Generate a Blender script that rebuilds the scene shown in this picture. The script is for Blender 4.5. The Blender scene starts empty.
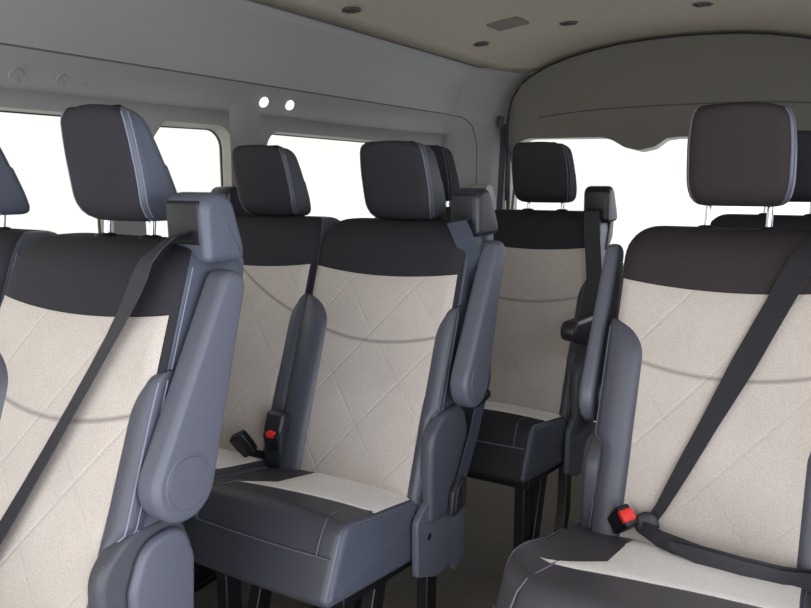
import bpy, bmesh, math, random
from mathutils import Vector, Matrix
random.seed(3)
PI = math.pi
SC = bpy.context.scene
COL = SC.collection

# ------------------------------------------------------------------ materials
def newmat(name):
    m = bpy.data.materials.new(name); m.use_nodes = True
    nt = m.node_tree
    return m, nt, nt.nodes['Principled BSDF']

def N(nt, typ, **kw):
    n = nt.nodes.new(typ)
    for k, v in kw.items(): setattr(n, k, v)
    return n

def math_node(nt, op, a, b=None, c=None):
    n = N(nt, 'ShaderNodeMath', operation=op)
    for i, v in enumerate((a, b, c)):
        if v is None: continue
        if isinstance(v, (int, float)): n.inputs[i].default_value = v
        else: nt.links.new(v, n.inputs[i])
    return n.outputs[0]

def basic(name, col, rough=.5, metal=0., bump=0., scale=200., var=0., spec=.5, vscale=6.):
    m, nt, p = newmat(name)
    p.inputs['Base Color'].default_value = (*col, 1)
    p.inputs['Roughness'].default_value = rough
    p.inputs['Metallic'].default_value = metal
    p.inputs['Specular IOR Level'].default_value = spec
    tc = N(nt, 'ShaderNodeTexCoord')
    if bump:
        t = N(nt, 'ShaderNodeTexNoise'); t.inputs['Scale'].default_value = scale
        t.inputs['Detail'].default_value = 3
        nt.links.new(tc.outputs['Object'], t.inputs['Vector'])
        b = N(nt, 'ShaderNodeBump'); b.inputs['Strength'].default_value = bump
        b.inputs['Distance'].default_value = .002
        nt.links.new(t.outputs[0], b.inputs['Height'])
        nt.links.new(b.outputs[0], p.inputs['Normal'])
    if var:
        t2 = N(nt, 'ShaderNodeTexNoise'); t2.inputs['Scale'].default_value = vscale
        t2.inputs['Detail'].default_value = 4
        nt.links.new(tc.outputs['Object'], t2.inputs['Vector'])
        mx = N(nt, 'ShaderNodeMix', data_type='RGBA')
        mx.inputs[6].default_value = (*[c * (1 - var) for c in col], 1)
        mx.inputs[7].default_value = (*[min(1, c * (1 + var)) for c in col], 1)
        nt.links.new(t2.outputs[0], mx.inputs[0])
        nt.links.new(mx.outputs[2], p.inputs['Base Color'])
    return m

M = {}
M['leather'] = basic('grey_leather', (.078, .087, .113), .40, bump=.35, scale=260, var=.08)
M['leather_mid'] = basic('slate_leather', (.066, .069, .088), .42, bump=.35, scale=260, var=.08)
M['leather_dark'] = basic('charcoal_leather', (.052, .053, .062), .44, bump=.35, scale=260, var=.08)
M['yoke'] = basic('charcoal_fabric', (.022, .021, .025), .75, bump=.5, scale=420, var=.12, spec=.25)
M['yoke_warm'] = basic('brown_charcoal_fabric', (.031, .025, .025), .75, bump=.5, scale=420, var=.12, spec=.25)
M['plastic'] = basic('grey_plastic', (.095, .10, .125), .42, bump=.15, scale=500)
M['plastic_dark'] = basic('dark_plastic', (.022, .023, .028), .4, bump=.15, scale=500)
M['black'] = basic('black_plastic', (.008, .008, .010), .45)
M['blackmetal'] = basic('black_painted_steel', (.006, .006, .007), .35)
M['stitch'] = basic('pale_thread', (.19, .20, .25), .7)
M['stitch_dim'] = basic('grey_thread', (.11, .11, .135), .7)
M['chrome'] = basic('chrome', (.75, .75, .77), .18, 1.)
M['red'] = basic('red_button', (.75, .03, .02), .4)
M['belt'] = basic('belt_webbing', (.016, .016, .021), .6, bump=.5, scale=300)
M['belt_blue'] = basic('blue_grey_webbing', (.040, .047, .068), .55, bump=.5, scale=300)
M['trim'] = basic('moulded_trim', (.235, .228, .212), .62, bump=.35, scale=120, var=.04)
M['trim_light'] = basic('pale_moulded_trim', (.27, .258, .22), .6, bump=.3, scale=120)
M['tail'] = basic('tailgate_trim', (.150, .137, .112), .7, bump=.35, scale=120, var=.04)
M['headliner'] = basic('headliner_cloth', (.33, .285, .22), .9, bump=.6, scale=90, var=.08, vscale=30)
M['groove'] = basic('panel_gap', (.075, .073, .068), .9)
M['floor'] = basic('carpet', (.165, .142, .115), .95, bump=1., scale=260, var=.25, vscale=60)
M['rubber'] = basic('rubber_seal', (.012, .012, .012), .6)
M['grille'] = basic('grille_plastic', (.13, .115, .09), .8)
M['ventgrey'] = basic('vent_plastic', (.05, .045, .038), .6)

def beige(name, col, seam=True):
    m, nt, p = newmat(name)
    L = nt.links
    tc = N(nt, 'ShaderNodeTexCoord'); sp = N(nt, 'ShaderNodeSeparateXYZ')
    L.new(tc.outputs['Object'], sp.inputs[0])
    x, z, y = sp.outputs[0], sp.outputs[2], sp.outputs[1]
    # fine diagonal knit
    w = N(nt, 'ShaderNodeTexVoronoi'); w.inputs['Scale'].default_value = 420
    L.new(tc.outputs['Object'], w.inputs['Vector'])
    n2 = N(nt, 'ShaderNodeTexNoise'); n2.inputs['Scale'].default_value = 9; n2.inputs['Detail'].default_value = 4
    L.new(tc.outputs['Object'], n2.inputs['Vector'])
    h = math_node(nt, 'MULTIPLY', w.outputs['Distance'], .35)
    dark = None
    if seam:
        xx = math_node(nt, 'MULTIPLY', x, x)
        # curved cross seam
        zc = math_node(nt, 'MULTIPLY_ADD', xx, .75, .779)
        d = math_node(nt, 'ABSOLUTE', math_node(nt, 'SUBTRACT', z, zc))
        g = N(nt, 'ShaderNodeMapRange'); g.inputs[1].default_value = 0; g.inputs[2].default_value = .006
        g.inputs[3].default_value = 0; g.inputs[4].default_value = 1
        L.new(d, g.inputs[0])
        h = math_node(nt, 'ADD', h, math_node(nt, 'MULTIPLY', g.outputs[0], 2.2))
        dark = g.outputs[0]
        # quilted diagonals
        for sgn, period, off in ((1, .21, .03), (-1, .21, .05)):
            u = math_node(nt, 'MULTIPLY_ADD', x, sgn * 1.15, z)
            u = math_node(nt, 'ADD', u, off)
            q = math_node(nt, 'PINGPONG', u, period / 2)
            g2 = N(nt, 'ShaderNodeMapRange'); g2.inputs[1].default_value = 0; g2.inputs[2].default_value = .008
            g2.interpolation_type = 'SMOOTHSTEP'
            L.new(q, g2.inputs[0])
            h = math_node(nt, 'ADD', h, math_node(nt, 'MULTIPLY', g2.outputs[0], .95))
    b = N(nt, 'ShaderNodeBump'); b.inputs['Strength'].default_value = .55; b.inputs['Distance'].default_value = .0016
    L.new(h, b.inputs['Height']); L.new(b.outputs[0], p.inputs['Normal'])
    mx = N(nt, 'ShaderNodeMix', data_type='RGBA')
    mx.inputs[6].default_value = (*[c * .88 for c in col], 1); mx.inputs[7].default_value = (*[min(1, c * 1.1) for c in col], 1)
    L.new(n2.outputs[0], mx.inputs[0])
    # knit pattern of darker specks
    mk = N(nt, 'ShaderNodeMix', data_type='RGBA', blend_type='MULTIPLY')
    g3 = N(nt, 'ShaderNodeMapRange'); g3.inputs[2].default_value = .6; g3.inputs[3].default_value = .80; g3.inputs[4].default_value = 1.10
    L.new(w.outputs['Distance'], g3.inputs[0])
    mk.inputs[0].default_value = 1
    L.new(mx.outputs[2], mk.inputs[6]); L.new(g3.outputs[0], mk.inputs[7])
    out = mk.outputs[2]
    if dark is not None:
        m2 = N(nt, 'ShaderNodeMix', data_type='RGBA'); L.new(dark, m2.inputs[0])
        m2.inputs[6].default_value = (*[c * .6 for c in col], 1); L.new(out, m2.inputs[7]); out = m2.outputs[2]
    L.new(out, p.inputs['Base Color'])
    p.inputs['Roughness'].default_value = .85; p.inputs['Specular IOR Level'].default_value = .2
    return m
M['beige'] = beige('beige_knit', (.47, .42, .37))
M['insert'] = beige('beige_insert_toplit', (.86, .82, .77), seam=False)  # beige raised to near white, light from above put into the colour

def glassmat():
    m = bpy.data.materials.new('window_glass'); m.use_nodes = True
    nt = m.node_tree; nt.nodes.clear()
    o = N(nt, 'ShaderNodeOutputMaterial'); mx = N(nt, 'ShaderNodeMixShader')
    t = N(nt, 'ShaderNodeBsdfTransparent'); t.inputs[0].default_value = (.97, .98, .98, 1)
    g = N(nt, 'ShaderNodeBsdfGlossy'); g.inputs['Roughness'].default_value = .02
    lw = N(nt, 'ShaderNodeLayerWeight'); lw.inputs[0].default_value = .5
    fr = math_node(nt, 'MULTIPLY_ADD', math_node(nt, 'POWER', lw.outputs['Facing'], 5.0), .5, .03)
    nt.links.new(fr, mx.inputs[0]); nt.links.new(t.outputs[0], mx.inputs[1]); nt.links.new(g.outputs[0], mx.inputs[2])
    nt.links.new(mx.outputs[0], o.inputs[0])
    return m
M['glass'] = glassmat()
def emis(name, col, s):
    m, nt, p = newmat(name)
    p.inputs['Base Color'].default_value = (.8, .8, .8, 1)
    p.inputs['Emission Color'].default_value = (*col, 1); p.inputs['Emission Strength'].default_value = s
    return m
M['lamp'] = emis('lit_lens', (1, .99, .96), 1.3)

# ------------------------------------------------------------------ mesh helpers
class MB:
    def __init__(s): s.v = []; s.f = []; s.m = []
    def add(s, vs, fs, mi=0):
        o = len(s.v); s.v += [tuple(v) for v in vs]
        for k, f in enumerate(fs):
            s.f.append([i + o for i in f]); s.m.append(mi if isinstance(mi, int) else mi[k])
    def loft(s, loops, cap=(True, True), mi=0, mfun=None, closed=True):
        n = len(loops[0]); vs = [p for l in loops for p in l]; fs = []; ms = []
        for a in range(len(loops) - 1):
            for b in range(n if closed else n - 1):
                c = (b + 1) % n
                fs.append([a*n+b, a*n+c, (a+1)*n+c, (a+1)*n+b]); ms.append(mfun(a, b) if mfun else mi)
        if cap[0]: fs.append(list(range(n))[::-1]); ms.append(mi)
        if cap[1]: fs.append([(len(loops)-1)*n + i for i in range(n)]); ms.append(mi)
        s.add(vs, fs, ms)
    def tube(s, pts, r, seg=8, mi=0, closed=False):
        pts = [Vector(p) for p in pts]; loops = []
        prev = None
        for i, p in enumerate(pts):
            a = pts[i-1] if i else pts[0]; b = pts[i+1] if i < len(pts)-1 else pts[-1]
            if closed: a = pts[i-1]; b = pts[(i+1) % len(pts)]
            t = (b - a).normalized()
            u = t.cross(Vector((0, 0, 1)))
            if u.length < .05: u = t.cross(Vector((0, 1, 0)))
            if prev is not None:
                w = prev - t * prev.dot(t)
                if w.length > .05: u = w
            u.normalize(); prev = u
            w = t.cross(u)
            rr = r[i] if isinstance(r, (list, tuple)) else r
            loops.append([p + (u * math.cos(2*PI*k/seg) + w * math.sin(2*PI*k/seg)) * rr for k in range(seg)])
        if closed: loops.append(loops[0]); s.loft(loops, (False, False), mi)
        else: s.loft(loops, (True, True), mi)
    def ribbon(s, pts, wdirs, w, th=.0025, mi=0):
        loops = []; pts = [Vector(p) for p in pts]
        for i, p in enumerate(pts):
            a = pts[max(0, i-1)]; b = pts[min(len(pts)-1, i+1)]
            t = (b - a).normalized()
            wd = Vector(wdirs[i] if isinstance(wdirs, list) else wdirs); wd = (wd - t * wd.dot(t)).normalized()
            nn = t.cross(wd) * th / 2
            ww = w[i] if isinstance(w, list) else w
            wd = wd * ww / 2
            loops.append([p - wd - nn, p + wd - nn, p + wd + nn, p - wd + nn])
        s.loft(loops, (True, True), mi)
    def slab(s, prof, x0, x1, r, axis='X', mi=0, n=4, r1=None, mside=None):
        """prism of the closed 2-D outline between x0 and x1, with rounded rims"""
        area = sum(prof[i-1][0]*prof[i][1] - prof[i][0]*prof[i-1][1] for i in range(len(prof)))
        if area < 0: prof = prof[::-1]
        r1 = r if r1 is None else r1
        st = []
        for k in range(n + 1):
            a = k / n * PI / 2; st.append((x0 + r * (1 - math.sin(a)) if False else x0 + r * (1 - math.cos(a)), r * (1 - math.sin(a))))
        for k in range(n + 1):
            a = (n - k) / n * PI / 2; st.append((x1 - r1 * (1 - math.cos(a)), r1 * (1 - math.sin(a))))
        m = len(prof); nor = []
        for i in range(m):
            a = Vector(prof[i-1]); b = Vector(prof[i]); c = Vector(prof[(i+1) % m])
            e1 = (b - a); e2 = (c - b)
            e1 = e1.normalized() if e1.length > 1e-9 else e2.normalized(); e2 = e2.normalized() if e2.length > 1e-9 else e1
            t = (e1 + e2).normalized(); nor.append(Vector((-t.y, t.x)))
        loops = []
        for x, ins in st:
            l = []
            for i in range(m):
                q = Vector(prof[i]) + nor[i] * ins
                if axis == 'X': l.append((x, q.x, q.y))
                elif axis == 'Y': l.append((q.x, x, q.y))
                else: l.append((q.x, q.y, x))
            loops.append(l)
        s.loft(loops, mi=mi)
    def box(s, c, d, mi=0, rot=None):
        c = Vector(c); vs = []
        for i in (-1, 1):
            for j in (-1, 1):
                for k in (-1, 1):
                    q = Vector((i*d[0]/2, j*d[1]/2, k*d[2]/2))
                    if rot: q = rot @ q
                    vs.append(c + q)
        s.add(vs, [[0,1,3,2],[4,6,7,5],[0,4,5,1],[2,3,7,6],[0,2,6,4],[1,5,7,3]], mi)
    def disc_stack(s, c, ax, prof, seg=24, mi=0, msel=None):
        """lathe about ax: prof = [(radius, height)]"""
        ax = Vector(ax).normalized(); u = ax.cross(Vector((0, 0, 1)))
        if u.length < .1: u = ax.cross(Vector((0, 1, 0)))
        u.normalize(); w = ax.cross(u); c = Vector(c)
        loops = [[c + ax*h + (u*math.cos(2*PI*k/seg) + w*math.sin(2*PI*k/seg))*r for k in range(seg)] for r, h in prof]
        s.loft(loops, mi=mi, mfun=(lambda a, b: msel[a]) if msel else None)
        if msel: s.m[-1] = msel[-1]
    def build(s, name, mats, parent=None, smooth=True, bevel=0, sub=0, angle=40):
        me = bpy.data.meshes.new(name); me.from_pydata(s.v, [], s.f)
        if not isinstance(mats, (list, tuple)): mats = [mats]
        for m in mats: me.materials.append(m)
        for i, p in enumerate(me.polygons): p.material_index = s.m[i]
        bm = bmesh.new(); bm.from_mesh(me)
        bmesh.ops.remove_doubles(bm, verts=bm.verts, dist=1e-6)
        bmesh.ops.recalc_face_normals(bm, faces=bm.faces)
        ca = math.radians(angle)
        for e in bm.edges:
            if len(e.link_faces) == 2 and e.calc_face_angle(0) > ca: e.smooth = False
        for f in bm.faces: f.smooth = smooth
        bm.to_mesh(me); bm.free()
        o = bpy.data.objects.new(name, me); COL.objects.link(o)
        if parent: o.parent = parent
        if bevel:
            b = o.modifiers.new('b', 'BEVEL'); b.width = bevel; b.segments = 3; b.limit_method = 'ANGLE'; b.angle_limit = math.radians(40)
        return o

def rpoly(pts, r, seg=6):
    """closed outline with rounded corners; r: number or list"""
    out = []; n = len(pts)
    for i in range(n):
        a, b, c = Vector(pts[i-1]), Vector(pts[i]), Vector(pts[(i+1) % n])
        rr = r[i] if isinstance(r, (list, tuple)) else r
        d1 = (a - b); d2 = (c - b); l1, l2 = d1.length, d2.length; d1.normalize(); d2.normalize()
        ang = d1.angle(d2)
        if rr <= 0 or ang > PI - .01: out.append(tuple(b)); continue
        t = min(rr / math.tan(ang/2), l1*.49, l2*.49); rr = t * math.tan(ang/2)
        ctr = b + (d1 + d2).normalized() * rr / math.sin(ang/2)
        p1 = b + d1*t - ctr; p2 = b + d2*t - ctr
        a1 = math.atan2(p1.y, p1.x); a2 = math.atan2(p2.y, p2.x)
        da = (a2 - a1 + PI) % (2*PI) - PI
        for k in range(seg + 1):
            q = a1 + da * k / seg; out.append((ctr.x + rr*math.cos(q), ctr.y + rr*math.sin(q)))
    return out

def tag(o, label, cat, group=None):
    o['label'] = label; o['category'] = cat
    if group: o['group'] = group
    return o
def struct(o): o['kind'] = 'structure'; return o
def empty(name, loc):
    o = bpy.data.objects.new(name, None); COL.objects.link(o); o.location = loc; o.empty_display_size = .1
    return o

# ------------------------------------------------------------------ the seat
K = .345
ZT = 1.052
def yf(z): return K * (z - .44)                   # front of the reclined back
HW = .205
def front_y(x, z):
    c_ = abs(x) - (HW - .022)
    return yf(z) - .012 * max(0, 1 - (x/HW)**2) + (.022 - math.sqrt(max(0, .022**2 - c_*c_)) if c_ > 0 else 0)

def backrest(parent, cx, opt):
    loops = []
    xs = opt.get('xs', 1.0)
    NS = 14
    zs = [.41 + (ZT - .06 - .41) * i / 14 for i in range(15)] + [ZT - .06 + .06*math.sin(a*PI/2/8) for a in range(1, 9)]
    nfront = 16
    for z in zs:
        q = max(0, (z - (ZT - .06)) / .06)
        w = HW - .045 * (1 - math.sqrt(max(0, 1 - q*q)))
        dth = .125 * (1 if q == 0 else 1)
        y0 = yf(z); y1 = y0 + .105 + .045*(z - .44)/.6
        cut = .045 * (1 - math.sqrt(max(0, 1 - q*q)))
        y0 += cut; y1 -= cut
        c = .022
        l = []
        for k in range(nfront + 1):
            x = -(w - c) + 2*(w - c)*k/nfront
            l.append((cx + x, y0 - .012 * max(0, 1 - (x/HW)**2), z))
        for k in range(1, 6):
            a = -PI/2 + k/6*PI/2; l.append((cx + w - c + c*math.cos(a), y0 + c + c*math.sin(a), z))
        for k in range(5): l.append((cx + w, y0 + c + (y1 - y0 - 2*c)*k/4, z))
        for k in range(1, 6):
            a = k/6*PI/2; l.append((cx + w - c + c*math.cos(a), y1 - c + c*math.sin(a), z))
        for k in range(7):
            x = (w - c) - 2*(w - c)*k/6; l.append((cx + x, y1, z))
        for k in range(1, 6):
            a = PI/2 + k/6*PI/2; l.append((cx - w + c + c*math.cos(a), y1 - c + c*math.sin(a), z))
        for k in range(5): l.append((cx - w, y1 - c - (y1 - y0 - 2*c)*k/4, z))
        for k in range(1, 6):
            a = PI + k/6*PI/2; l.append((cx - w + c + c*math.cos(a), y0 + c + c*math.sin(a), z))
        loops.append(l)
    mb = MB()
    n = len(loops[0])
    side = lambda a, b: 1 if (b < nfront + 5 or b >= n - 4) else 0
    mb.loft(loops, mi=1, mfun=side)
    # double row of stitching down both front edges
    for sg in (-1, 1):
        for off, yo in ((.0045, .004), (-.010, -.001)):
            pts = []
            for i in range(23):
                z = .455 + (ZT - .035 - .455) * i / 22
                q = max(0, (z - (ZT - .06)) / .06); s_ = .045 * (1 - math.sqrt(max(0, 1 - q*q)))
                pts.append((cx + sg * (HW + .0003 + min(0, off*.25) - s_), yf(z) + .016 + (off + .01)*.55 + s_, z))
            mb.tube(pts, .0013, 5, 2)
    b = mb.build('backrest', [M['leather'], opt['yoke'], M['stitch'] if opt.get('bright') else M['stitch_dim']], parent)
    sx_ = lambda o_: [setattr(v_.co, 'x', cx + (v_.co.x - cx)*xs) for v_ in o_.data.vertices]
    sx_(b)
    # beige centre panel
    mb = MB(); rows = []
    ZN, XN = 40, 24
    for i in range(ZN + 1):
        row = []
        for j in range(XN + 1):
            u_ = -1 + 2*j/XN; x = math.sin(u_*1.15)/math.sin(1.15) * (HW - .008)
            zt = opt.get('zy', .950) - .014 * (1 - (x/HW)**2)
            z = .445 + (zt - .445) * i / ZN
            x *= 1 - .14*min(1, max(0, (.70 - z)/.04))
            e = min(1, min(i, ZN - i) / 1.5); e2 = min(1, min(j, XN - j) / 1.0)
            lift = .0034 * min(e, e2) + .0011
            c_ = max(0, (abs(x) - HW + .022)/.022); row.append((cx + x + math.copysign(c_*lift*1.1, x), front_y(x, z) - lift*math.sqrt(1 - min(.99, c_*c_)), z))
        rows.append(row)
    mb.loft(rows, (False, False), closed=False)
    sx_(mb.build('fabric_panel', M['beige'], b))
    # side bolsters
    for sg in (-1, 1):
        mb = MB(); loops = []
        ztop, zlow = .868, .452; outer = sg*opt['outer'] > 0
        zz = [zlow + .0001, zlow + .003, zlow + .01] + [zlow + .02 + (ztop - .075 - zlow - .02)*i/28 for i in range(29)] + [ztop - .07 + .07*math.sin(k*PI/2/10) for k in range(1, 11)]
        for z in zz:
            q = max(0, (z - (ztop - .07))/.07); e = math.sqrt(max(0, 1 - q*q))
            if z < zlow + .02: e = min(e, math.sqrt(max(.02, 1 - (1 - (z - zlow)/.02)**2)))
            xi = .207 - (.207 - (opt.get('bl', .132) if sg < 0 else .166)) * (e if q > 0 else 1)
            xo = .2095 - (.014*min(1, max(0, (.645 - z)/.012)) if outer else 0); pr = (.024 if sg < 0 else .012) * (.25 + .75*e) * (1 - .25*max(0, (z - .6)/.27)); y0 = yf(z)
            y0f = front_y(xi, z) + .004
            sec = [(xi, y0f), (xi + (xo-xi)*.06, y0f - pr*.45), (xi + (xo-xi)*.18, y0f - pr*.8), (xi + (xo-xi)*.38, y0f - pr*1.02),
                   (xi + (xo-xi)*.62, y0f - pr), (xi + (xo-xi)*.85, y0f - pr*.72), (xo - .001, y0f - pr*.25), (xo, y0 + .012), (xo, y0 + .03),
                   (xo - .004, y0 + .034), (xo - .012, y0 + .034), (xi + .004, y0 + .02)]
            loops.append([(cx + sg*a, bb, z) for a, bb in sec])
        mb.loft(loops)
        # piping on the outer rim
        mb.tube([(l[6][0] + sg*.0005, l[6][1], l[6][2]) for l in loops[3:-4]], .0016, 5, 1)
        mb.tube([(l[7][0] + sg*.0003, l[7][1] + .004, l[7][2]) for l in loops[3:-4]], .0013, 5, 1)
        sx_(mb.build('side_bolster', [M['leather_mid'] if opt['lb'] else M['leather_dark'], M['stitch'] if opt.get('bright') else M['stitch_dim']], b, angle=60))
    return b

def headrest(parent, cx, zb, opt, h=.190, tilt=0):
    hx, hs = opt.get('hx', (0, 1.0))
    """loft of rounded sections; thick at the foot, thin at the crown"""
    mb = MB(); loops = []
    nf = 12
    ts = [0, .012, .04, .09] + [.09 + .78*i/12 for i in range(1, 12)] + [.87, .92, .96, .985, 1]
    for t in ts:
        z = zb + h*t
        w = .098 - .010*max(0, (t - .5)/.5)**2 - .012*max(0, (.3 - t)/.3)**2
        y0 = .243 - opt.get('ht', .045)*t + .02*max(0, (.22 - t)/.22)**2
        y1 = opt.get('hy', .335) - (.075 + opt.get('hy', .335) - .335)*t
        if t > .87: s_ = 1 - math.sqrt(max(0, 1 - ((t-.87)/.13)**2))
        elif t < .09: s_ = .8*(1 - math.sqrt(max(0, 1 - ((.09-t)/.09)**2)))
        else: s_ = 0
        w -= .020*s_; y0 += .014*s_; y1 -= .014*s_
        c = min(.016, (y1-y0)*.42); l = []
        for k in range(nf + 1):
            x = -(w-c) + 2*(w-c)*k/nf
            l.append((cx + x, y0 - .012*(1 - (x/w)**2), z - .006*(x/w)**2*(1 if t > .5 else 0)))
        for k in range(1, 6):
            a = -PI/2 + k/5*PI/2; l.append((cx + w - c + c*math.cos(a), y0 + c + c*math.sin(a), z - .006*(1 if t > .5 else 0)))
        for k in range(1, 5): l.append((cx + w, y0 + c + (y1-y0-2*c)*k/5, z - .008*(1 if t > .5 else 0)))
        for k in range(0, 6):
            a = k/5*PI/2; l.append((cx + w - c + c*math.cos(a), y1 - c + c*math.sin(a), z - .008*(1 if t > .5 else 0)))
        for k in range(1, 7):
            x = (w-c) - 2*(w-c)*k/7; l.append((cx + x, y1, z))
        for k in range(0, 6):
            a = PI/2 + k/5*PI/2; l.append((cx - w + c + c*math.cos(a), y1 - c + c*math.sin(a), z))
        for k in range(1, 5): l.append((cx - w, y1 - c - (y1-y0-2*c)*k/5, z))
        for k in range(0, 5):
            a = PI + k/5*PI/2; l.append((cx - w + c + c*math.cos(a), y0 + c + c*math.sin(a), z))
        loops.append(l)
    n = len(loops[0])
    mb.loft(loops, mi=1, mfun=lambda a, b: 1 if (b < nf+2 or b >= n-2) else 0)
    for idx in (nf + 2, n - 2):
        mb.tube([Vector(l[idx]) + Vector(((.0006 if idx < 20 else -.0006), -.0004, 0)) for l in loops[2:-2]], .0015, 5, 2)
    for idx in (nf + 4,):
        mb.tube([Vector(l[idx]) + Vector((.0004, 0, 0)) for l in loops[2:-2]], .0011, 5, 2)
    mb.v = [(cx + hx + (v[0]-cx)*hs, v[1], v[2]) for v in mb.v]
    o = mb.build('headrest', [opt['headside'], opt['head'], M['stitch'] if opt.get('bright') else M['stitch_dim']], parent, angle=55)
    for sx in (-1, 1):
        p = MB(); yp = .29
        p.tube([(cx + sx*.058, yp - .012, zb - .085), (cx + sx*.058, yp, zb + .02)], .0062, 12)
        q = p.build('headrest_post', M['chrome'], o)
        q['label'] = 'chrome headrest post'
        p = MB()
        p.disc_stack((cx + sx*.058, yp - .008, ZT - .006), (0, 0, 1), [(.020, 0), (.020, .006), (.017, .010), (.009, .012)], 16)
        p.build('post_collar', M['black'], o)
    return o

def warp(v):
    """the single seats have a wider, longer cushion with rounded front corners"""
    x, y, z = v
    if x < 0: x *= .250/.192
    u = min(1, max(0, -y/.26)); z = z + .028*u
    if y < -.05: y = -.05 + (y + .05)*1.55
    s_ = min(1, max(0, (abs(x) - (.24 - .10 if x < 0 else .192 - .07))/(.10 if x < 0 else .07)))
    y += .09*(1 - math.sqrt(max(0, 1 - s_*s_)))*min(1, max(0, (-y - .1)/.2))
    return Vector((x, y, z))
def cushion(parent, cx, opt):
    prof = rpoly([(-.262, .512), (-.324, .378), (-.305, .362), (.0, .318), (.075, .32), (.09, .44), (.0, .462)], [.034, .018, .012, .02, .02, .03, .05], 6)
    # densify
    pr = []
    for i in range(len(prof)):
        a, b = Vector(prof[i]), Vector(prof[(i+1) % len(prof)]); nseg = max(1, int((b-a).length/.02))
        for k in range(nseg): q = a + (b-a)*k/nseg; pr.append((q.x, q.y))
    mb = MB()
    stx = []
    r = .020; w = .192
    area = sum(pr[i-1][0]*pr[i][1] - pr[i][0]*pr[i-1][1] for i in range(len(pr)))
    if area < 0: pr = pr[::-1]
    m = len(pr); nor = []
    for i in range(m):
        e1 = (Vector(pr[i]) - Vector(pr[i-1])).normalized(); e2 = (Vector(pr[(i+1) % m]) - Vector(pr[i])).normalized()
        t = (e1 + e2).normalized(); nor.append(Vector((-t.y, t.x)))
    st = [(-w + r*(1 - math.cos(a*PI/12)), r*(1 - math.sin(a*PI/12))) for a in range(7)]
    st += [(-w + r + (2*w - 2*r)*k/10, 0) for k in range(1, 10)]
    st += [(w - r*(1 - math.cos(a*PI/12)), r*(1 - math.sin(a*PI/12))) for a in range(6, -1, -1)]
    loops = []
    for x, ins in st:
        l = []
        for i in range(m):
            q = Vector(pr[i]) + nor[i]*ins
            if q.y > .43: q.y += .010*(1 - (x/w)**2)
            if q.x < -.25 and q.y < .48: q.x -= .006*(1 - (x/w)**2)
            l.append((cx + x, q.x, q.y))
        loops.append(l)
    # one leather: sides lighter, daylight painted into their colour; top and front charcoal
    ns = len(st)
    mb.loft(loops, mi=0, mfun=lambda a, b: 0 if (a < 4 or a > ns - 6) else 1)
    # piping where side panel meets top/front, and seams of front band
    for sg in (-1, 1):
        pts = []
        for i in range(m):
            q = Vector(pr[i]) + nor[i]*.0058
            pts.append((cx + sg*(w - .0050), q.x, q.y + (.0012 if q.y > .43 else 0)))
        i0 = min(range(m), key=lambda i: abs(pr[i][0]-.0) + abs(pr[i][1]-.462)); i1 = min(range(m), key=lambda i: abs(pr[i][0]+.315) + abs(pr[i][1]-.37))
        seq = []; i = i0
        step = 1 if (i1 - i0) % m < m/2 else -1
        while i != i1: seq.append(pts[i]); i = (i + step) % m
        mb.tube(seq, .0016, 5, 2)
    def topz(x, y):
        t = (y + .262)/.262
        return .512 - .05*t + .010*(1 - (x/w)**2)
    # seam across the front, under the roll
    mb.tube([(cx - w + .012 + (2*w - .024)*k/10, -.2945 - .006*(1 - ((-w + 2*w*k/10)/w)**2), .4555) for k in range(11)], .0018, 5, 3)
    for sg in (-1, 1):
        mb.tube([(cx + sg*.150, -.2975, .457), (cx + sg*.149, -.2885, .476), (cx + sg*.147, -.272, .499), (cx + sg*.143, -.255, .5095), (cx + sg*.138, -.232, topz(.14, -.232) + .0005), (cx + sg*.132, -.18, topz(.132, -.18)+.0005)], .0015, 5, 2)
    stretch = (lambda v: Vector((cx + (v[0]-cx)*(1.095 if (v[0]-cx)*opt['outer'] < 0 else 1), v[1], v[2]))) if not opt.get('warp') and 'row' in opt else None
    o = mb.build('seat_cushion', [M['leather'], opt.get('cush', M['leather_dark']), M['stitch_dim'], M['stitch_dim']], parent)
    if stretch:
        for v in o.data.vertices: v.co = stretch(v.co)
    if opt.get('warp'):
        for v in o.data.vertices: v.co = warp(v.co)
    # beige insert with light from above painted in: pointed front corners, notched left side
    mb = MB(); rows = []
    A = [(-.165, -.200), (-.085, -.140), (-.085, -.07), (-.085, .012)]; B = [(.183, -.148), (.181, -.10), (.180, -.05), (.178, .012)]
    def lerp(P, t):
        t *= 3; k = min(2, int(t)); t -= k
        return Vector(P[k])*(1-t) + Vector(P[k+1])*t
    for i in range(19):
        t = i/18; a = lerp(A, t); b_ = lerp(B, t); row = []
        for j in range(17):
            q = a + (b_ - a)*j/16
            e = min(1, min(i, j, 16-j))
            row.append((cx + q.x, q.y, topz(q.x, q.y) + .0026*e - .0006))
        rows.append(row)
    if opt.get('warp'): rows = [[warp(Vector(p)) for p in r_] for r_ in rows]
    mb.loft(rows, (False, False), closed=False)
    mb.build('cushion_insert', M['insert'], o)
    return o

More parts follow.
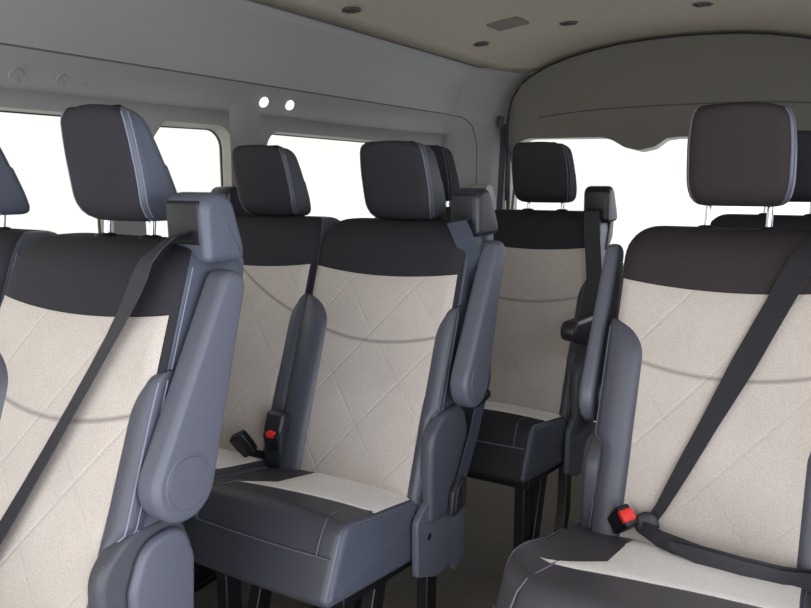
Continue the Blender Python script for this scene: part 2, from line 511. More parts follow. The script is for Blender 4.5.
def armrest(parent, cx, sg, opt, down=False):
    hub = Vector((.148, .705)); top = Vector((.262, .985)); R, r = .060, .027
    prof = []
    d = (top - hub); a0 = math.atan2(d.y, d.x); phi = math.acos((R - r)/d.length)
    for k in range(25):
        a = a0 + phi + (2*PI - 2*phi)*k/24; prof.append((hub.x + R*math.cos(a), hub.y + R*math.sin(a)))
    for k in range(1, 6): # slightly hollow edge
        t = k/6; 
        pa = Vector((hub.x + R*math.cos(a0 - phi), hub.y + R*math.sin(a0 - phi))); pb = Vector((top.x + r*math.cos(a0 - phi), top.y + r*math.sin(a0 - phi)))
        q = pa + (pb-pa)*t; prof.append((q.x, q.y))
    for k in range(17):
        a = a0 - phi + 2*phi*k/16; prof.append((top.x + r*math.cos(a), top.y + r*math.sin(a)))
    for k in range(1, 6):
        t = k/6
        pa = Vector((top.x + r*math.cos(a0 + phi), top.y + r*math.sin(a0 + phi))); pb = Vector((hub.x + R*math.cos(a0 + phi), hub.y + R*math.sin(a0 + phi)))
        q = pa + (pb-pa)*t; prof.append((q.x, q.y))
    if down:
        c, s_ = math.cos(1.80), math.sin(1.80)
        prof = [(hub.x + (p[0]-hub.x)*c - (p[1]-hub.y)*s_, hub.y + (p[0]-hub.x)*s_ + (p[1]-hub.y)*c) for p in prof]
    xi, xo = (.222, .268) if sg > 0 else (.226, .258)
    x0, x1 = (cx + xi, cx + xo) if sg > 0 else (cx - xo, cx - xi)
    mb = MB(); mb.slab(prof, x0, x1, .012, n=5)
    mb.disc_stack((cx + sg*.18, hub.x, hub.y), (sg, 0, 0), [(.022, 0), (.022, .05)], 16)
    o = mb.build('armrest', M['plastic'] if not opt.get('darkarm') else M['plastic_dark'], parent, angle=50)
    mb = MB()
    mb.disc_stack((cx + sg*(xo - .002), hub.x + .002, hub.y + .002), (sg, 0, 0), [(.0445, 0), (.0445, .0015), (.042, .0028), (.041, .0008), (.0395, .0008), (.038, .0034), (.02, .0042), (.001, .0044)], 40)
    mb.build('hub_cap', M['plastic'] if not opt.get('darkarm') else M['plastic_dark'], o, angle=30)
    return o

def recliner(parent, cx, sg, opt):
    prof = rpoly([(.015, .40), (.02, .60), (.075, .645), (.17, .645), (.196, .58), (.186, .40)], [.02, .06, .06, .06, .05, .03])
    mb = MB(); a, b = .188, .222
    x0, x1 = (cx + a, cx + b) if sg > 0 else (cx - b, cx - a)
    mb.slab(prof, x0, x1, .012)
    o = mb.build('recliner_cover', M['leather_mid'] if opt.get('nocap') else M['leather_dark'], parent)
    prof = rpoly([(.06, .43), (.062, .56), (.09, .625), (.165, .63), (.186, .57), (.176, .41)], [.04, .05, .05, .05, .05, .03])
    mb = MB(); a, b = .218, .238
    x0, x1 = (cx + a, cx + b) if sg > 0 else (cx - b, cx - a)
    mb.slab(prof, x0, x1, .011)
    if not opt.get('nocap'): mb.build('cover_cap', M['plastic'], o)
    # flat side shield with bolt recess
    prof = rpoly([(-.028, .300), (-.030, .425), (.01, .455), (.10, .475), (.16, .56), (.198, .56), (.200, .245), (.15, .235), (.13, .262), (.06, .262)], [.012, .025, .05, .05, .05, .02, .02, .01, .01, .02])
    mb = MB(); a, b = .197, .214
    x0, x1 = (cx + a, cx + b) if sg > 0 else (cx - b, cx - a)
    mb.slab(prof, x0, x1, .005)
    mb.disc_stack((cx + sg*b, .022, .375), (sg, 0, 0), [(.008, -.002), (.008, .0006), (.004, .0004)], 12, mi=1)
    s_ = mb.build('side_shield', [M['plastic'], M['black']], parent)

def belt_guide(parent, cx, sg, opt):
    # hood over the outer shoulder
    prof = rpoly([(.243, 1.02), (.240, 1.128), (.30, 1.134), (opt.get('gd', .356), 1.045), (opt.get('gd', .356), 1.02)], [.014, .026, .04, .05, .014])
    mb = MB(); a, b = .139, opt.get('gb', .219)
    x0, x1 = (cx + a, cx + b) if sg > 0 else (cx - b, cx - a)
    mb.slab(prof, x0, x1, .013, n=5)
    o = mb.build('belt_guide', opt['guide'], parent, angle=50)
    mb = MB(); a, b = .147, opt.get('gb', .219) - .014
    x0, x1 = (cx + a, cx + b) if sg > 0 else (cx - b, cx - a)
    mb.slab(rpoly([(.2405, 1.048), (.2385, 1.118), (.26, 1.118), (.26, 1.048)], .006, 3), x0, x1, .003)
    mb.build('belt_slot', M['black'], o)
    # rear spine of the back behind the hood
    mb = MB()
    prof = rpoly([(.27, .93), (.31, 1.03), (.352, 1.03), (.345, .97), (.30, .93)], [.01, .01, .015, .02, .02])
    a, b = .16, .209
    x0, x1 = (cx + a, cx + b) if sg > 0 else (cx - b, cx - a)
    mb.slab(prof, x0, x1, .008)
    mb.build('belt_spine', opt.get('spine', M['leather']), parent)

def buckle(parent, loc, rot, button=True, stalk=None, name='seat_belt_buckle'):
    mb = MB()
    prof = rpoly([(-.017, -.03), (-.021, .0), (-.021, .032), (.021, .032), (.021, 0), (.017, -.03)], [.006, .01, .006, .006, .01, .006], 4)
    mb.slab(prof, -.0125, .0125, .004, axis='Y')
    R = Matrix.Rotation(rot[2], 3, 'Z') @ Matrix.Rotation(rot[1], 3, 'Y') @ Matrix.Rotation(rot[0], 3, 'X')
    mb.v = [tuple(R @ Vector(v) + Vector(loc)) for v in mb.v]
    if stalk:
        p0 = Vector(loc) + R @ Vector((0, 0, -.028)); mb.ribbon([p0, (p0 + Vector(stalk))/2 + Vector((0, 0, .004)), stalk], R @ Vector((1, 0, 0)), .024, .006)
    o = mb.build(name, M['black'], parent)
    if button:
        b = MB(); b.slab(rpoly([(-.012, .020), (-.012, .0325), (.012, .0325), (.012, .020)], .004, 3), -.0135, .0128, .002, axis='Y')
        b.v = [tuple(R @ (Vector(v) + Vector((0, 0, .002))) + Vector(loc)) for v in b.v]
        q = b.build('release_button', M['red'], o); q['label'] = 'red release button'
    return o

def legs(parent, xs, opt):
    for x in xs:
        for kind in ('front', 'mid', 'rear'):
            mb = MB()
            if kind == 'front': pts = [(x, -.235, .35), (x, -.235, .17), (x, -.24, .004)]
            elif kind == 'mid': pts = [(x, -.10, .33), (x, -.15, .17), (x, -.20, .004)]
            else: pts = [(x, .12, .33), (x, .115, .13), (x, .09, .05), (x, .02, .004)]
            mb.ribbon(pts, (0, 1, 0), .046, .030)
            mb.build('leg', M['blackmetal'], parent, bevel=.003)
    mb = MB()
    x0, x1 = min(xs) - .03, max(xs) + .03
    for y, z in ((-.24, .345), (.10, .305)): mb.box(((x0+x1)/2, y, z), (x1 - x0, .04, .035))
    for x in xs: mb.box((x, -.07, .322), (.034, .37, .03), rot=Matrix.Rotation(-.11, 3, 'X'))
    mb.build('seat_frame', M['blackmetal'], parent, bevel=.003)
    for x in xs:
        mb = MB(); mb.box((x, -.02, .011), (.06, .56, .02))
        mb.build('floor_rail', M['blackmetal'], parent, bevel=.003)

def belt_path_on_back(p0, p1, n=12, off=.035):
    """straight webbing laid over the back from (x,z) p0 to (x,z) p1"""
    pts = []
    for i in range(n + 1):
        t = i/n; x = p0[0] + (p1[0]-p0[0])*t; z = p0[1] + (p1[1]-p0[1])*t
        pts.append((x, yf(z) - off, z))
    return pts

# per-row looks
near = dict(bl=.102, gd=.328, gb=.232, guide=M['leather'], xs=1.065, hx=(.004, .92), ht=.028, hy=.342, yoke=M['yoke'], head=M['yoke'], headside=M['leather'], bright=True, lb=True, outer=1)
mid = dict(bl=.121, zy=.940, yoke=M['yoke'], head=M['yoke'], headside=M['leather_dark'], guide=M['plastic_dark'], lb=True, outer=1, nocap=True)
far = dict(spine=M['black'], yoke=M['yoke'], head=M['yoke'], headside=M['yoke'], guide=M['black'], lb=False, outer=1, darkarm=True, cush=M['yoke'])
M['cushion_warm'] = basic('warm_charcoal_leather', (.062, .057, .064), .45, bump=.35, scale=260, var=.08)
single = dict(cush=M['cushion_warm'], warp=True, yoke=M['yoke_warm'], head=M['yoke_warm'], headside=M['leather'], guide=M['plastic_dark'], lb=True, outer=-1)

def double_seat(loc, label, opt, hz, h=.19, down=False):
    t = empty('double_seat', loc)
    tag(t, label, 'seat', None)
    for cx, outer in ((0, 1), (-.42 if not opt.get('xs') else -.437, -1)):
        o = dict(opt); o['outer'] = outer; o['row'] = 1
        if outer < 0 and opt.get('xs'): o['xs'] = .97
        if outer < 0: o['bright'] = opt.get('bright')
        backrest(t, cx, o); cushion(t, cx, o); headrest(t, cx, hz, o, h)
        recliner(t, cx, outer, o)
        belt_guide(t, cx, outer, o)
    armrest(t, 0, 1, opt, down)
    legs(t, (-.58, -.14, .155) if not opt.get('darkarm') else (-.58, .155), opt)
    return t

# ---- row one (nearest, left)
s1 = double_seat((-1.088, .59, 0), 'nearest double seat at left, belt across its backrest, round armrest hub facing the aisle', near, 1.081)
mb = MB()
pts = [(.178, .25, 1.064), (.181, .215, 1.062), (.182, .185, 1.045)]
P_ = [(.20, 1.10), (.177, 1.03), (.135, .912), (-.012, .620), (-.115, .455), (-.2, .36)]
for a in range(1, 4):
    for k in range(5 if a < 3 else 6):
        t = k/5; q = [.5*(2*P_[a][c] + (P_[a+1][c]-P_[a-1][c])*t + (2*P_[a-1][c]-5*P_[a][c]+4*P_[a+1][c]-P_[a+2][c])*t*t + (3*P_[a][c]-P_[a-1][c]-3*P_[a+1][c]+P_[a+2][c])*t**3) for c in (0, 1)]
        pts.append((q[0], yf(q[1]) - .033, q[1]))
mb.ribbon(pts, (1, -.1, .35), [.046]*6 + [.042, .036, .031, .029, .029] + [.031, .034, .037, .04] + [.042]*20)
b = mb.build('belt_webbing', M['belt'], s1); b['label'] = 'black shoulder belt crossing the backrest'
buckle(s1, (-.165, -.02, .50), (.3, -.35, 0), True, (-.19, .03, .44))
# ---- row two
s2 = double_seat((-.965, 1.33, 0), 'middle double seat left of the aisle, brightened beige insert in view, red buckle', mid, 1.052)
mb = MB()
mb.ribbon([(.175, .25, 1.064), (.182, .20, 1.055), (.205, .19, 1.02), (.216, .25, .93), (.216, .29, .80), (.228, .27, .68), (.232, .20, .56), (.230, .125, .44)], [(1, 0, 0), (1, 0, 0), (1, .3, 0), (.5, 1, 0), (.1, 1, 0), (.1, 1, 0), (0, 1, .1), (0, 1, .2)], .046)
b = mb.build('belt_webbing', M['belt_blue'], s2)
mb = MB(); mb.slab(rpoly([(.085, .395), (.095, .455), (.13, .485), (.16, .47), (.155, .40)], .012, 4), .224, .237, .004)
mb.tube([(.238, .10, .41), (.238, .11, .46), (.238, .135, .475), (.238, .145, .41)], .003, 6)
mb.build('belt_anchor', M['plastic_dark'], s2)
mb = MB(); mb.slab(rpoly([(.20, .625), (.20, .645), (.27, .655), (.27, .635)], .006, 3), .222, .244, .005)
mb.build('belt_tongue', M['black'], s2)
buckle(s2, (-.196, -.012, .525), (.25, .05, .1), True, (-.20, .03, .45))
buckle(s2, (-.262, -.045, .52), (.35, -.5, .25), False, (-.21, .02, .465))
mb = MB(); mb.slab(rpoly([(-.02, .46), (-.02, .56), (-.005, .60), (.02, .60), (.02, .46)], .012, 4), -.225, -.17, .01)
mb.build('buckle_holder', M['plastic_dark'], s2)
# ---- row three
s3 = double_seat((-.878, 2.06, 0), 'rear double seat in shade, headrest before the tailgate window, short armrest folded down', far, 1.078, down=True)
mb = MB()
mb.ribbon([(.175, .25, 1.064), (.18, .20, 1.055), (.19, .18, 1.0), (.215, .14, .86), (.215, .06, .66), (.21, .05, .47)], [(1, 0, 0), (1, 0, 0), (1, .3, 0), (1, .4, 0), (1, .4, 0), (1, .2, 0)], .046)
mb.build('belt_webbing', M['belt'], s3)

# ---- single seats on the right
def single_seat(loc, label, opt, hz, h):
    t = empty('single_seat', loc); tag(t, label, 'seat')
    backrest(t, 0, dict(opt, outer=-1)); cushion(t, 0, opt); headrest(t, 0, hz, opt, h)
    recliner(t, 0, -1, opt); belt_guide(t, 0, 1, opt)
    armrest(t, 0, -1, opt)
    legs(t, (-.155, .155), opt)
    return t
r2 = single_seat((-.21, 1.38, 0), 'single seat at right with its belt buckled diagonally across the beige back', single, 1.098, .197)
mb = MB()
pts = [(.175, .25, 1.064), (.168, .20, 1.060), (.15, .168, 1.035)] + belt_path_on_back((.128, 1.0), (-.062, .545), 12, .032)+ [(-.075, -.008, .520)]
mb.ribbon(pts, (1, -.1, .45), [.048]*5 + [.046]*4 + [.042, .038, .034, .032, .03, .026, .022, .02])
b = mb.build('belt_webbing', M['belt'], r2); b['label'] = 'black diagonal shoulder belt'
mb = MB()
mb.ribbon([(-.095, -.022, .510), (-.05, -.05, .507), (.02, -.068, .503), (.09, -.066, .498), (.15, -.05, .49), (.2, 0, .47), (.214, .07, .43)], [(0, .4, 1)]*5 + [(0, .2, 1), (0, .5, 1)], [.022, .03, .034, .036, .036, .04, .04], .004)
mb.ribbon([(-.03, -.066, .509), (.02, -.078, .506), (.09, -.078, .500), (.15, -.060, .490), (.20, -.01, .475)], (0, .4, 1), [.012, .026, .030, .030, .03], .012)
mb.build('lap_belt', M['belt'], r2)
mb = MB(); mb.disc_stack((-.082, -.018, .515), (.25, -1, .25), [(.020, -.005), (.0225, -.002), (.0225, .003), (.018, .006), (.004, .0065)], 20)
mb.build('belt_tongue', M['black'], r2)
bk = buckle(r2, (-.128, -.020, .512), (.25, .8, -.5), True, (-.19, .02, .46))
single_far = dict(far, outer=-1)
r3 = single_seat((-.17, 2.08, 0), 'rear single seat mostly hidden behind the belted seat at right', single_far, 1.09, .19)

# ------------------------------------------------------------------ the van body
CX = -.72
YF, YS, YR = -.8, 3.2, 3.45
XW = -1.72
def mir(p): return (2*CX - p[0],) + tuple(p[1:])

def holed_band(mb, X, y0, y1, z0, z1, holes, depth, sgn, mi_r=1):
    bm = bmesh.new()
    edges = []
    def ring(pts):
        vs = [bm.verts.new((X, a, b)) for a, b in pts]
        for i in range(len(vs)): edges.append(bm.edges.new((vs[i], vs[(i+1) % len(vs)])))
    ring([(y0, z0), (y1, z0), (y1, z1), (y0, z1)])
    for h in holes: ring(h)
    r = bmesh.ops.triangle_fill(bm, use_beauty=True, use_dissolve=False, edges=edges)
    bm.verts.index_update()
    mb.add([v.co.copy() for v in bm.verts], [[v.index for v in f.verts] for f in bm.faces], 0)
    bm.free()
    for h in holes:
        n = len(h)
        vs = []
        for dx, g in ((0, 0), (.008, .002), (depth*.6, .008), (depth, .016)):
            cy = sum(p[0] for p in h)/n; cz = sum(p[1] for p in h)/n
            for a, b in h:
                d = Vector((cy - a, cz - b)).normalized()*g; vs.append((X + sgn*dx, a + d.x, b + d.y))
        fs = [[k*n + i, k*n + (i+1) % n, (k+1)*n + (i+1) % n, (k+1)*n + i] for k in range(3) for i in range(n)]
        mb.add(vs, fs, mi_r)

WZ0, WZ1 = .93, 1.318
wA = rpoly([(.15, WZ0), (1.335, WZ0), (1.335, WZ1), (.15, WZ1)], [.06, .06, .06, .06], 8)
wB = rpoly([(1.44, WZ0), (1.80, WZ0), (1.80, WZ1), (1.525, WZ1), (1.44, WZ1 - .10)], [.05, .06, .065, .03, .05], 8)
wC = rpoly([(1.955, WZ0), (3.17, WZ0), (3.17, WZ1 - .012), (1.955, WZ1 - .004)], [.06, .08, .11, .07], 10)
holesL = [wA, wB, wC]
prof_low = [(XW, 0), (XW - .0, .45), (XW, .80)]
prof_up = [(XW, 1.36), (-1.7190, 1.375), (-1.7145, 1.392), (-1.705, 1.412), (-1.690, 1.432), (-1.668, 1.4496), (-1.655, 1.48), (-1.632, 1.53), (-1.61, 1.57), (-1.585, 1.61), (-1.565, 1.632), (-1.538, 1.658)]
def end_x(z):
    P = [(-1.50, 0), (-1.50, 1.40), (-1.494, 1.47), (-1.476, 1.539), (-1.435, 1.600), (-1.387, 1.635), (-1.345, 1.656), (-1.30, 1.676)]
    for a, b in zip(P, P[1:]):
        if a[1] <= z <= b[1]: return a[0] + (b[0]-a[0])*(z-a[1])/(b[1]-a[1])
    return P[-1][0]
def wall_side(name, mirror, holes, open_door):
    mb = MB()
    f = mir if mirror else (lambda p: p)
    ys = [YF, 0, 1, 2, YS, YS + .06, YS + .12, YS + .18, YR]
    def strip(prof, ysub, mi=0):
        rows = []
        for y in ysub:
            t = max(0, (y - YS)/(YR - YS)); rows.append([f((x + (end_x(z) - x)*t, y, z)) for x, z in prof])
        mb.loft(rows, (False, False), mi, closed=False)
    s_ = -1 if not mirror else 1
    X = XW if not mirror else mir((XW,))[0]
    if not open_door:
        strip(prof_low, ys)
        strip(prof_up, ys)
        holed_band(mb, X, YF, YS, .80, 1.36, holes, .045, s_)
        strip([(XW, .80), (XW, 1.0), (XW, 1.2), (XW, 1.36)], [YS, YS + .06, YS + .12, YS + .18, YR])
    else:
        yy = [1.05, 2, YS, YS + .12, YR]
        strip(prof_low, yy); strip(prof_up, [YF, 0, 1.05, 2, YS, YS + .12, YR])
        holed_band(mb, X, 1.05, YS, .80, 1.36, holes, .045, s_)
        strip([(XW, .80), (XW, 1.0), (XW, 1.2), (XW, 1.36)], [YS, YS + .12, YR])
        strip([(XW, 0), (XW, .8), (XW, 1.36)], [YF, -.55])
    # outer skin just outside so the wall has thickness
    o = struct(mb.build(name, [M['trim'], M['trim_light']], smooth=True, angle=28))
    sol = o.modifiers.new('s', 'SOLIDIFY'); sol.thickness = .004; sol.offset = 0
    return o
wall_side('wall_left', False, holesL, False)
wall_side('wall_right', True, [rpoly([(1.25, WZ0), (2.1, WZ0), (2.1, WZ1), (1.25, WZ1)], .06, 8), rpoly([(2.25, WZ0), (3.15, WZ0), (3.15, WZ1), (2.25, WZ1)], .07, 8)], True)

def window(n, X, hole, s_):
    cy = sum(p[0] for p in hole)/len(hole); cz = sum(p[1] for p in hole)/len(hole)
    out = []
    for a, b in hole:
        d = Vector((a - cy, b - cz)); out.append((a - d.normalized().x*.012, b - d.normalized().y*.012))
    mb = MB()
    xs = sorted((X + s_*.047, X + s_*.050))
    big = [(a + (a-cy)*.03, b + (b-cz)*.05) for a, b in hole]
    mb.slab(big, xs[0], xs[1], .0004, n=1)
    g = struct(mb.build('window_%d' % n, M['glass'], smooth=False))
    mb = MB(); mb.tube([(X + s_*.041, a, b) for a, b in out], .006, 6, closed=True)
    mb.build('window_seal', M['rubber'], g)
for i, h in enumerate(holesL): window(i + 1, XW, h, -1)
XR = mir((XW,))[0]
window(4, XR, rpoly([(1.25, WZ0), (2.1, WZ0), (2.1, WZ1), (1.25, WZ1)], .06, 8), 1)
window(5, XR, rpoly([(2.25, WZ0), (3.15, WZ0), (3.15, WZ1), (2.25, WZ1)], .07, 8), 1)

# ceiling
mb = MB()
# arch of the rear opening (X, z) at YR, left half from photograph, mirrored right
arch = [(-1.50, .0), (-1.50, 1.05), (-1.50, 1.40), (-1.494, 1.47), (-1.476, 1.539), (-1.435, 1.600), (-1.387, 1.635), (-1.30, 1.676), (-1.195, 1.708), (-1.08, 1.731), (-.968, 1.746), (-.84, 1.754), (-.72, 1.757)]
top_arch = arch[5:]
rows = []
ysc = [YF, 0, .7, 1.4, 2.1, 2.8, 3.0, 3.1, YS, YS + .1, YS + .18, YR]
nseg = 24
def arch_z(X):
    x = X if X <= CX else 2*CX - X
    for i in range(len(arch) - 1):
        if arch[i+1][0] > arch[i][0] and arch[i][0] <= x <= arch[i+1][0]:
            t = (x - arch[i][0])/(arch[i+1][0] - arch[i][0]); return arch[i][1] + t*(arch[i+1][1] - arch[i][1])
    return arch[-1][1]
def ceil_z(X, y):
    t = min(1, max(0, (y - YS)/(YR - YS)))
    u = min(1, abs(X - CX)/(.818 + (-.818 + CX - end_x(1.658))*t))
    z0 = 1.757 - .099*u**2.6
    return z0 + (arch_z(max(X if X < CX else 2*CX - X, -1.4)) + .001 - z0)*t
for y in ysc:
    t = max(0, (y - YS)/(YR - YS))
    e = -1.538 + (end_x(1.658) + 1.538)*t
    rows.append([(e + (2*CX - 2*e)*k/nseg, y, ceil_z(e + (2*CX - 2*e)*k/nseg, y)) for k in range(nseg + 1)])
mb.loft(rows, (False, False), closed=False)
o = struct(mb.build('ceiling', M['headliner'], angle=80)); sol = o.modifiers.new('s', 'SOLIDIFY'); sol.thickness = .01; sol.offset = -1 if False else 1

# floor
mb = MB(); mb.box((CX, (YF + YR)/2, -.02), (2.0, YR - YF, .04)); struct(mb.build('floor', M['floor'], smooth=False))

# grooves of the side panels
def wall_x(y, z):
    x = XW
    for a, b in zip(prof_up, prof_up[1:]):
        if a[1] <= z <= b[1]: x = a[0] + (b[0]-a[0])*(z-a[1])/(b[1]-a[1])
    if z > 1.657: x = -1.538
    t = max(0, (y - YS)/(YR - YS)); return x + (end_x(z) - x)*t
def groove(n, yz, r):
    mb = MB(); mb.tube([(wall_x(y, z), y, z) for y, z in yz], r, 6); struct(mb.build('trim_%d' % n, M['groove']))
groove(1, [(YF, 1.656), (YS, 1.656), (YS + .06, 1.656), (YS + .12, 1.656), (YS + .18, 1.656), (YR - .005, 1.656)], .0036)
groove(2, [(YF, 1.450), (3.12, 1.450), (3.2, 1.449), (3.24, 1.444), (3.28, 1.430), (3.31, 1.402), (3.325, 1.36), (3.333, 1.30), (3.333, 1.0), (3.333, .3)], .0034)
groove(3, [(1.700, 1.448), (1.698, 1.440), (1.696, 1.432), (1.694, 1.422), (1.692, 1.412), (1.689, 1.402), (1.686, 1.392), (1.682, 1.383), (1.678, 1.375), (1.672, 1.365)], .0022)
# pillar blister between windows
mb = MB()
rows = []
for z, h, d in ((.80, .075, .002), (.9, .07, .012), (1.25, .065, .014), (1.32, .07, .016), (1.36, .075, .018), (1.385, .078, .012)):
    off = 0 if z <= 1.36 else .004
    rows.append([(XW + off + (d if 0 < k < 6 else 0) * (1 if 1 < k < 5 else .6), 1.855 + h*(k-3)/3, z) for k in range(7)])
mb.loft(rows, (False, False), closed=False); struct(mb.build('trim_4', M['trim']))

# tailgate wall with window opening
Hh = .0
rw = [(-1.478, .76), (0.038, .76), (.038, 1.338), (-.69, 1.335), (-.745, 1.331), (-.795, 1.296), (-.865, 1.282), (-.93, 1.296), (-.985, 1.328), (-1.03, 1.343), (-1.478, 1.347)]
rw = rpoly([(x, z) for x, z in rw], [.07, .07, .10, .0, .03, .04, .06, .04, .04, .04, .10], 6)
full = [(x, z) for x, z in arch] + [mir((x,))[:1] + (z,) for x, z in arch[::-1][1:]]
YT = YR + .005
def tail_wall():
    bm = bmesh.new(); edges = []
    for ringp in (full, rw):
        vs = [bm.verts.new((a, YT, b)) for a, b in ringp]
        for i in range(len(vs)): edges.append(bm.edges.new((vs[i], vs[(i+1) % len(vs)])))
    bmesh.ops.triangle_fill(bm, use_beauty=True, use_dissolve=False, edges=edges)
    bm.verts.index_update()
    mb = MB(); mb.add([v.co.copy() for v in bm.verts], [[v.index for v in f.verts] for f in bm.faces], 0); bm.free()
    n = len(rw); vs = []
    for dy, g in ((0, 0), (.006, -.003), (.03, -.006), (.07, -.010)):
        cx = sum(p[0] for p in rw)/n; cz = sum(p[1] for p in rw)/n
        for a, b in rw:
            d = Vector((a - cx, b - cz)).normalized()*g; vs.append((a + d.x, YT + dy, b + d.y))
    mb.add(vs, [[k*n + i, k*n + (i+1) % n, (k+1)*n + (i+1) % n, (k+1)*n + i] for k in range(3) for i in range(n)], 1)
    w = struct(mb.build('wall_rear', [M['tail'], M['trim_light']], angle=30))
    return w
tail_wall()
mb = MB(); mb.tube([(a, YT - .003, b) for a, b in full[1:-1]], .0065, 6); struct(mb.build('trim_5', M['rubber']))
mb = MB(); pts = []
for k in range(25):
    x = -1.34 + 1.24*k/24; u = (x - CX)/.62; pts.append((x, YT - .001, 1.470 - .03*abs(u)**3))
mb.tube(pts, .0028, 6); struct(mb.build('trim_6', M['groove']))
mb = MB(); mb.slab([(a, b) for a, b in rw], YT + .071, YT + .075, .0004, axis='Y', n=1)
g = struct(mb.build('window_6', M['glass'], smooth=False))

# ------------------------------------------------------------------ fittings
def slope_pt(y, z):           # on the slanted band above the windows
    for (x0, z0), (x1, z1) in zip(prof_up, prof_up[1:]):
        if z0 <= z <= z1: return Vector((x0 + (x1-x0)*(z-z0)/(z1-z0), y, z))
sn = Vector((.030, 0, -.062)).normalized()  # normal of that band, into the cabin
sn = Vector((.424, 0, -.906))
sn = Vector((.863, 0, -.505)).normalized()
def round_vent(y, z, r, label):
    c = slope_pt(y, z); mb = MB()
    mb.disc_stack(c - sn*.004, sn, [(r, 0), (r, .006), (r*.93, .0095), (r*.84, .0065), (r*.80, .001), (r*.5, .0005)], 28, msel=[0, 0, 0, 1, 1, 1])  # shade of the recess put into the darker inner faces
    e = mb.build('air_vent', [M['trim'], M['ventgrey']]); tag(e, label, 'air vent', 'round wall vents')
    mb = MB()   # tilting flap, its upper edge sunk
    ax = (sn + Vector((0, .1, .55))).normalized()
    mb.disc_stack(c - sn*.001 - Vector((0, 0, .26*r)), ax, [(r*.54, -.004), (r*.54, .002), (r*.4, .003), (.001, .0032)], 24)
    mb.build('flap', M['trim'], e)
    mb = MB(); mb.disc_stack(c + sn*.001 + Vector((-.0, -.35*r, .45*r)), sn, [(r*.2, 0), (r*.2, .003)], 10)
    mb.build('finger_slot', M['black'], e)
    return e
round_vent(1.088, 1.390, .021, 'larger round air vent above the side window, leftmost fitting on the upper wall')
round_vent(1.205, 1.394, .017, 'smaller round air vent just left of the little wall switch')
c = slope_pt(1.266, 1.389); mb = MB()
mb.disc_stack(c - sn*.002, sn, [(.012, 0), (.012, .004), (.009, .005)], 16)
mb.v = [(v[0], 1.266 + (v[1]-1.266)*1.2, c.z + (v[2]-c.z)*.5) for v in mb.v]
e = mb.build('wall_switch', M['trim']); tag(e, 'tiny oval light switch beside the smaller round air vent', 'switch')
mb = MB(); mb.disc_stack(c + sn*.003, sn, [(.0035, 0), (.0035, .0035)], 10); mb.build('switch_button', M['trim_light'], e)
for y, z, lab in ((1.935, 1.404, 'bright white round reading lamp, left one of the pair above the window pillar'), (2.066, 1.405, 'bright white round reading lamp, right one of the pair above the long window')):
    c = slope_pt(y, z); mb = MB()
    ax = (sn + Vector((.1, -.15, 0))).normalized()
    mb.disc_stack(c - sn*.008, ax, [(.021, 0), (.021, .008), (.018, .013), (.017, .013)], 24)
    e = mb.build('reading_lamp', M['trim']); tag(e, lab, 'lamp', 'reading lamps')
    mb = MB(); mb.disc_stack(c - sn*.008, ax, [(.0175, .012), (.0165, .017), (.011, .0205), (.001, .022)], 24); q = mb.build('lens', M['lamp'], e)
for y in (1.847, 2.138):
    c = slope_pt(y, 1.404); mb = MB(); mb.disc_stack(c - sn*.001, sn, [(.0035, 0), (.003, .003)], 8)
    e = mb.build('panel_screw', M['groove']); tag(e, 'small dark screw left of the left reading lamp' if y < 2 else 'small dark screw right of the right reading lamp', 'screw')

def ceil_item(x, y): return Vector((x, y, ceil_z(x, y)))
def ceiling_vent(px, py, label):
    c = ceil_item(px, py); mb = MB()
    mb.disc_stack(c + Vector((0, 0, .002)), (0, 0, -1), [(.036, 0), (.036, .004), (.031, .006)], 20)
    mb.v = [(c.x + (v[0]-c.x)*1.0, c.y + (v[1]-c.y)*1.0, v[2]) for v in mb.v]
    e = mb.build('ceiling_vent', M['ventgrey']); tag(e, label, 'air vent', 'ceiling vents')
    for k in (-1, 0, 1):
        mb = MB(); mb.slab(rpoly([(c.x + k*.018 - .006, c.y - .02), (c.x + k*.018 + .006, c.y - .02), (c.x + k*.018 + .006, c.y + .02), (c.x + k*.018 - .006, c.y + .02)], .004, 3), c.z - .0065, c.z - .0035, .0008, axis='Z', n=1)
        mb.build('slot', M['black'], e)
VENTS = [(-1.445, 2.062, 'slotted round ceiling vent nearest the camera at top of the picture'), (-1.387, 2.90, 'slotted round ceiling vent near the upper left corner of the rear arch'),
         (-1.027, 2.93, 'slotted round ceiling vent just right of the rectangular ceiling grille'), (-.527, 2.888, 'slotted round ceiling vent farthest right, at the top edge')]
for x, y, l in VENTS: ceiling_vent(x, y, l)
c = ceil_item(-1.193, 2.735)
mb = MB(); mb.slab(rpoly([(c.x - .062, c.y - .062), (c.x + .062, c.y - .062), (c.x + .062, c.y + .062), (c.x - .062, c.y + .062)], .008, 4), -.003, .008, .002, axis='Z')
rt_ = Matrix.Rotation(math.atan2(.06, 1), 3, 'Y')
mb.v = [(v[0], v[1], ceil_z(v[0], v[1]) - v[2] + .002) for v in mb.v]
e = mb.build('ceiling_grille', M['grille'], angle=60); tag(e, 'flat rectangular grille on the beige ceiling', 'grille')

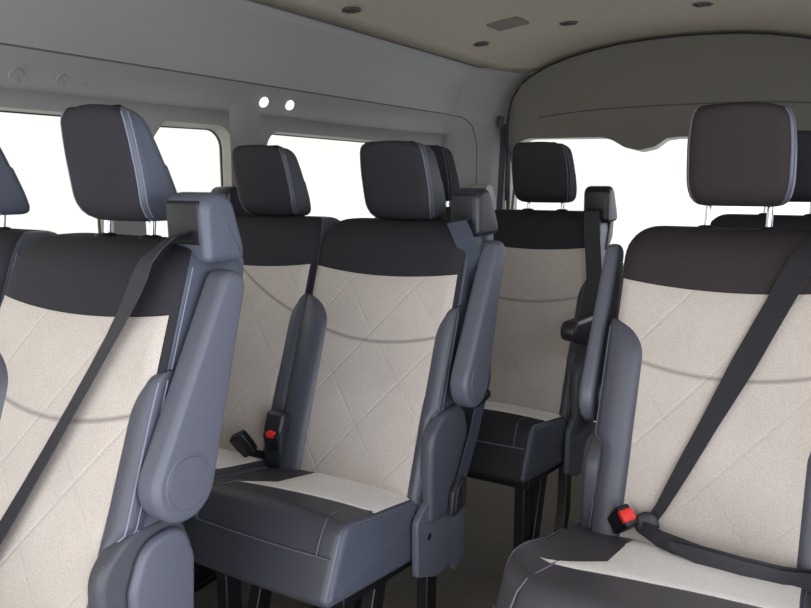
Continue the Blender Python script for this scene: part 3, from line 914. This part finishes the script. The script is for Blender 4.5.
# belt hanging on the rear pillar
t = empty('pillar_belt', (-1.535, 3.40, 1.06)); tag(t, 'black seat belt hanging on the rear corner pillar left of the tailgate', 'seat belt')
def loc(p): return tuple(Vector(p) - Vector((-1.535, 3.40, 1.06)))
mb = MB(); mb.ribbon([loc((-1.500, 3.41, 1.415)), loc((-1.495, 3.40, 1.33)), loc((-1.50, 3.395, 1.15)), loc((-1.505, 3.39, 1.0))], (.7, .7, 0), .03)
mb.ribbon([loc((-1.495, 3.405, 1.37)), loc((-1.45, 3.40, 1.25)), loc((-1.425, 3.39, 1.17)), loc((-1.425, 3.36, 1.0))], (.5, .8, 0), .012)
mb.build('belt_webbing', M['belt'], t)
mb = MB(); mb.slab(rpoly([(-.014, -.028), (.014, -.028), (.014, .028), (-.014, .028)], .01), -.006, .016, .005, axis='Y')
mb.v = [loc((v[0] - 1.512, 3.405 - v[1], v[2] + 1.425)) for v in mb.v]
mb.build('belt_anchor', M['plastic_dark'], t)
mb = MB()
mb.slab(rpoly([(3.27, .96), (3.27, 1.09), (3.31, 1.13), (3.37, 1.13), (3.42, 1.06), (3.42, .96)], [.02, .04, .03, .03, .04, .02]), -1.62, -1.53, .015)
e = mb.build('pillar_cover', M['trim_light']); tag(e, 'rounded pale plastic cover on the rear pillar, behind the middle seat', 'cover')

# ------------------------------------------------------------------ light and camera
w = bpy.data.worlds.new('World'); SC.world = w; w.use_nodes = True
nt = w.node_tree; bg = nt.nodes['Background']
tc = N(nt, 'ShaderNodeTexCoord'); sp = N(nt, 'ShaderNodeSeparateXYZ'); nt.links.new(tc.outputs['Generated'], sp.inputs[0])
mr = N(nt, 'ShaderNodeMapRange'); mr.inputs[1].default_value = -.6; mr.inputs[2].default_value = .9; mr.interpolation_type = 'SMOOTHSTEP'
nt.links.new(sp.outputs[0], mr.inputs[0])
mx = N(nt, 'ShaderNodeMix', data_type='RGBA'); nt.links.new(mr.outputs[0], mx.inputs[0])
mx.inputs[6].default_value = (1.0, .98, .95, 1); mx.inputs[7].default_value = (.90, .95, 1.08, 1)
nt.links.new(mx.outputs[2], bg.inputs['Color'])
ms = N(nt, 'ShaderNodeMapRange'); ms.inputs[1].default_value = -.3; ms.inputs[2].default_value = .9
ms.inputs[3].default_value = 1.15; ms.inputs[4].default_value = 3.3
nt.links.new(sp.outputs[0], ms.inputs[0]); my = N(nt, 'ShaderNodeMapRange'); my.inputs[1].default_value = .3; my.inputs[2].default_value = -.8
my.inputs[3].default_value = 0; my.inputs[4].default_value = 1.5; nt.links.new(sp.outputs[1], my.inputs[0])
nt.links.new(math_node(nt, 'ADD', ms.outputs[0], my.outputs[0]), bg.inputs['Strength'])


H, f = 1.15, 750.0
yaw = math.radians(31); pitch = math.atan((304 - 180)/f)
cam = bpy.data.cameras.new('camera'); co = bpy.data.objects.new('camera', cam); COL.objects.link(co)
cam.sensor_width = 36; cam.sensor_fit = 'HORIZONTAL'; cam.lens = 36*f/811; cam.clip_start = .02
co.location = (0, 0, H); co.rotation_euler = (PI/2 - pitch, 0, yaw)
SC.camera = co
SC.view_settings.view_transform = 'Standard'; SC.view_settings.look = 'None'
SC.view_settings.exposure = 0; SC.view_settings.gamma = 1; SC.view_settings.use_curve_mapping = False
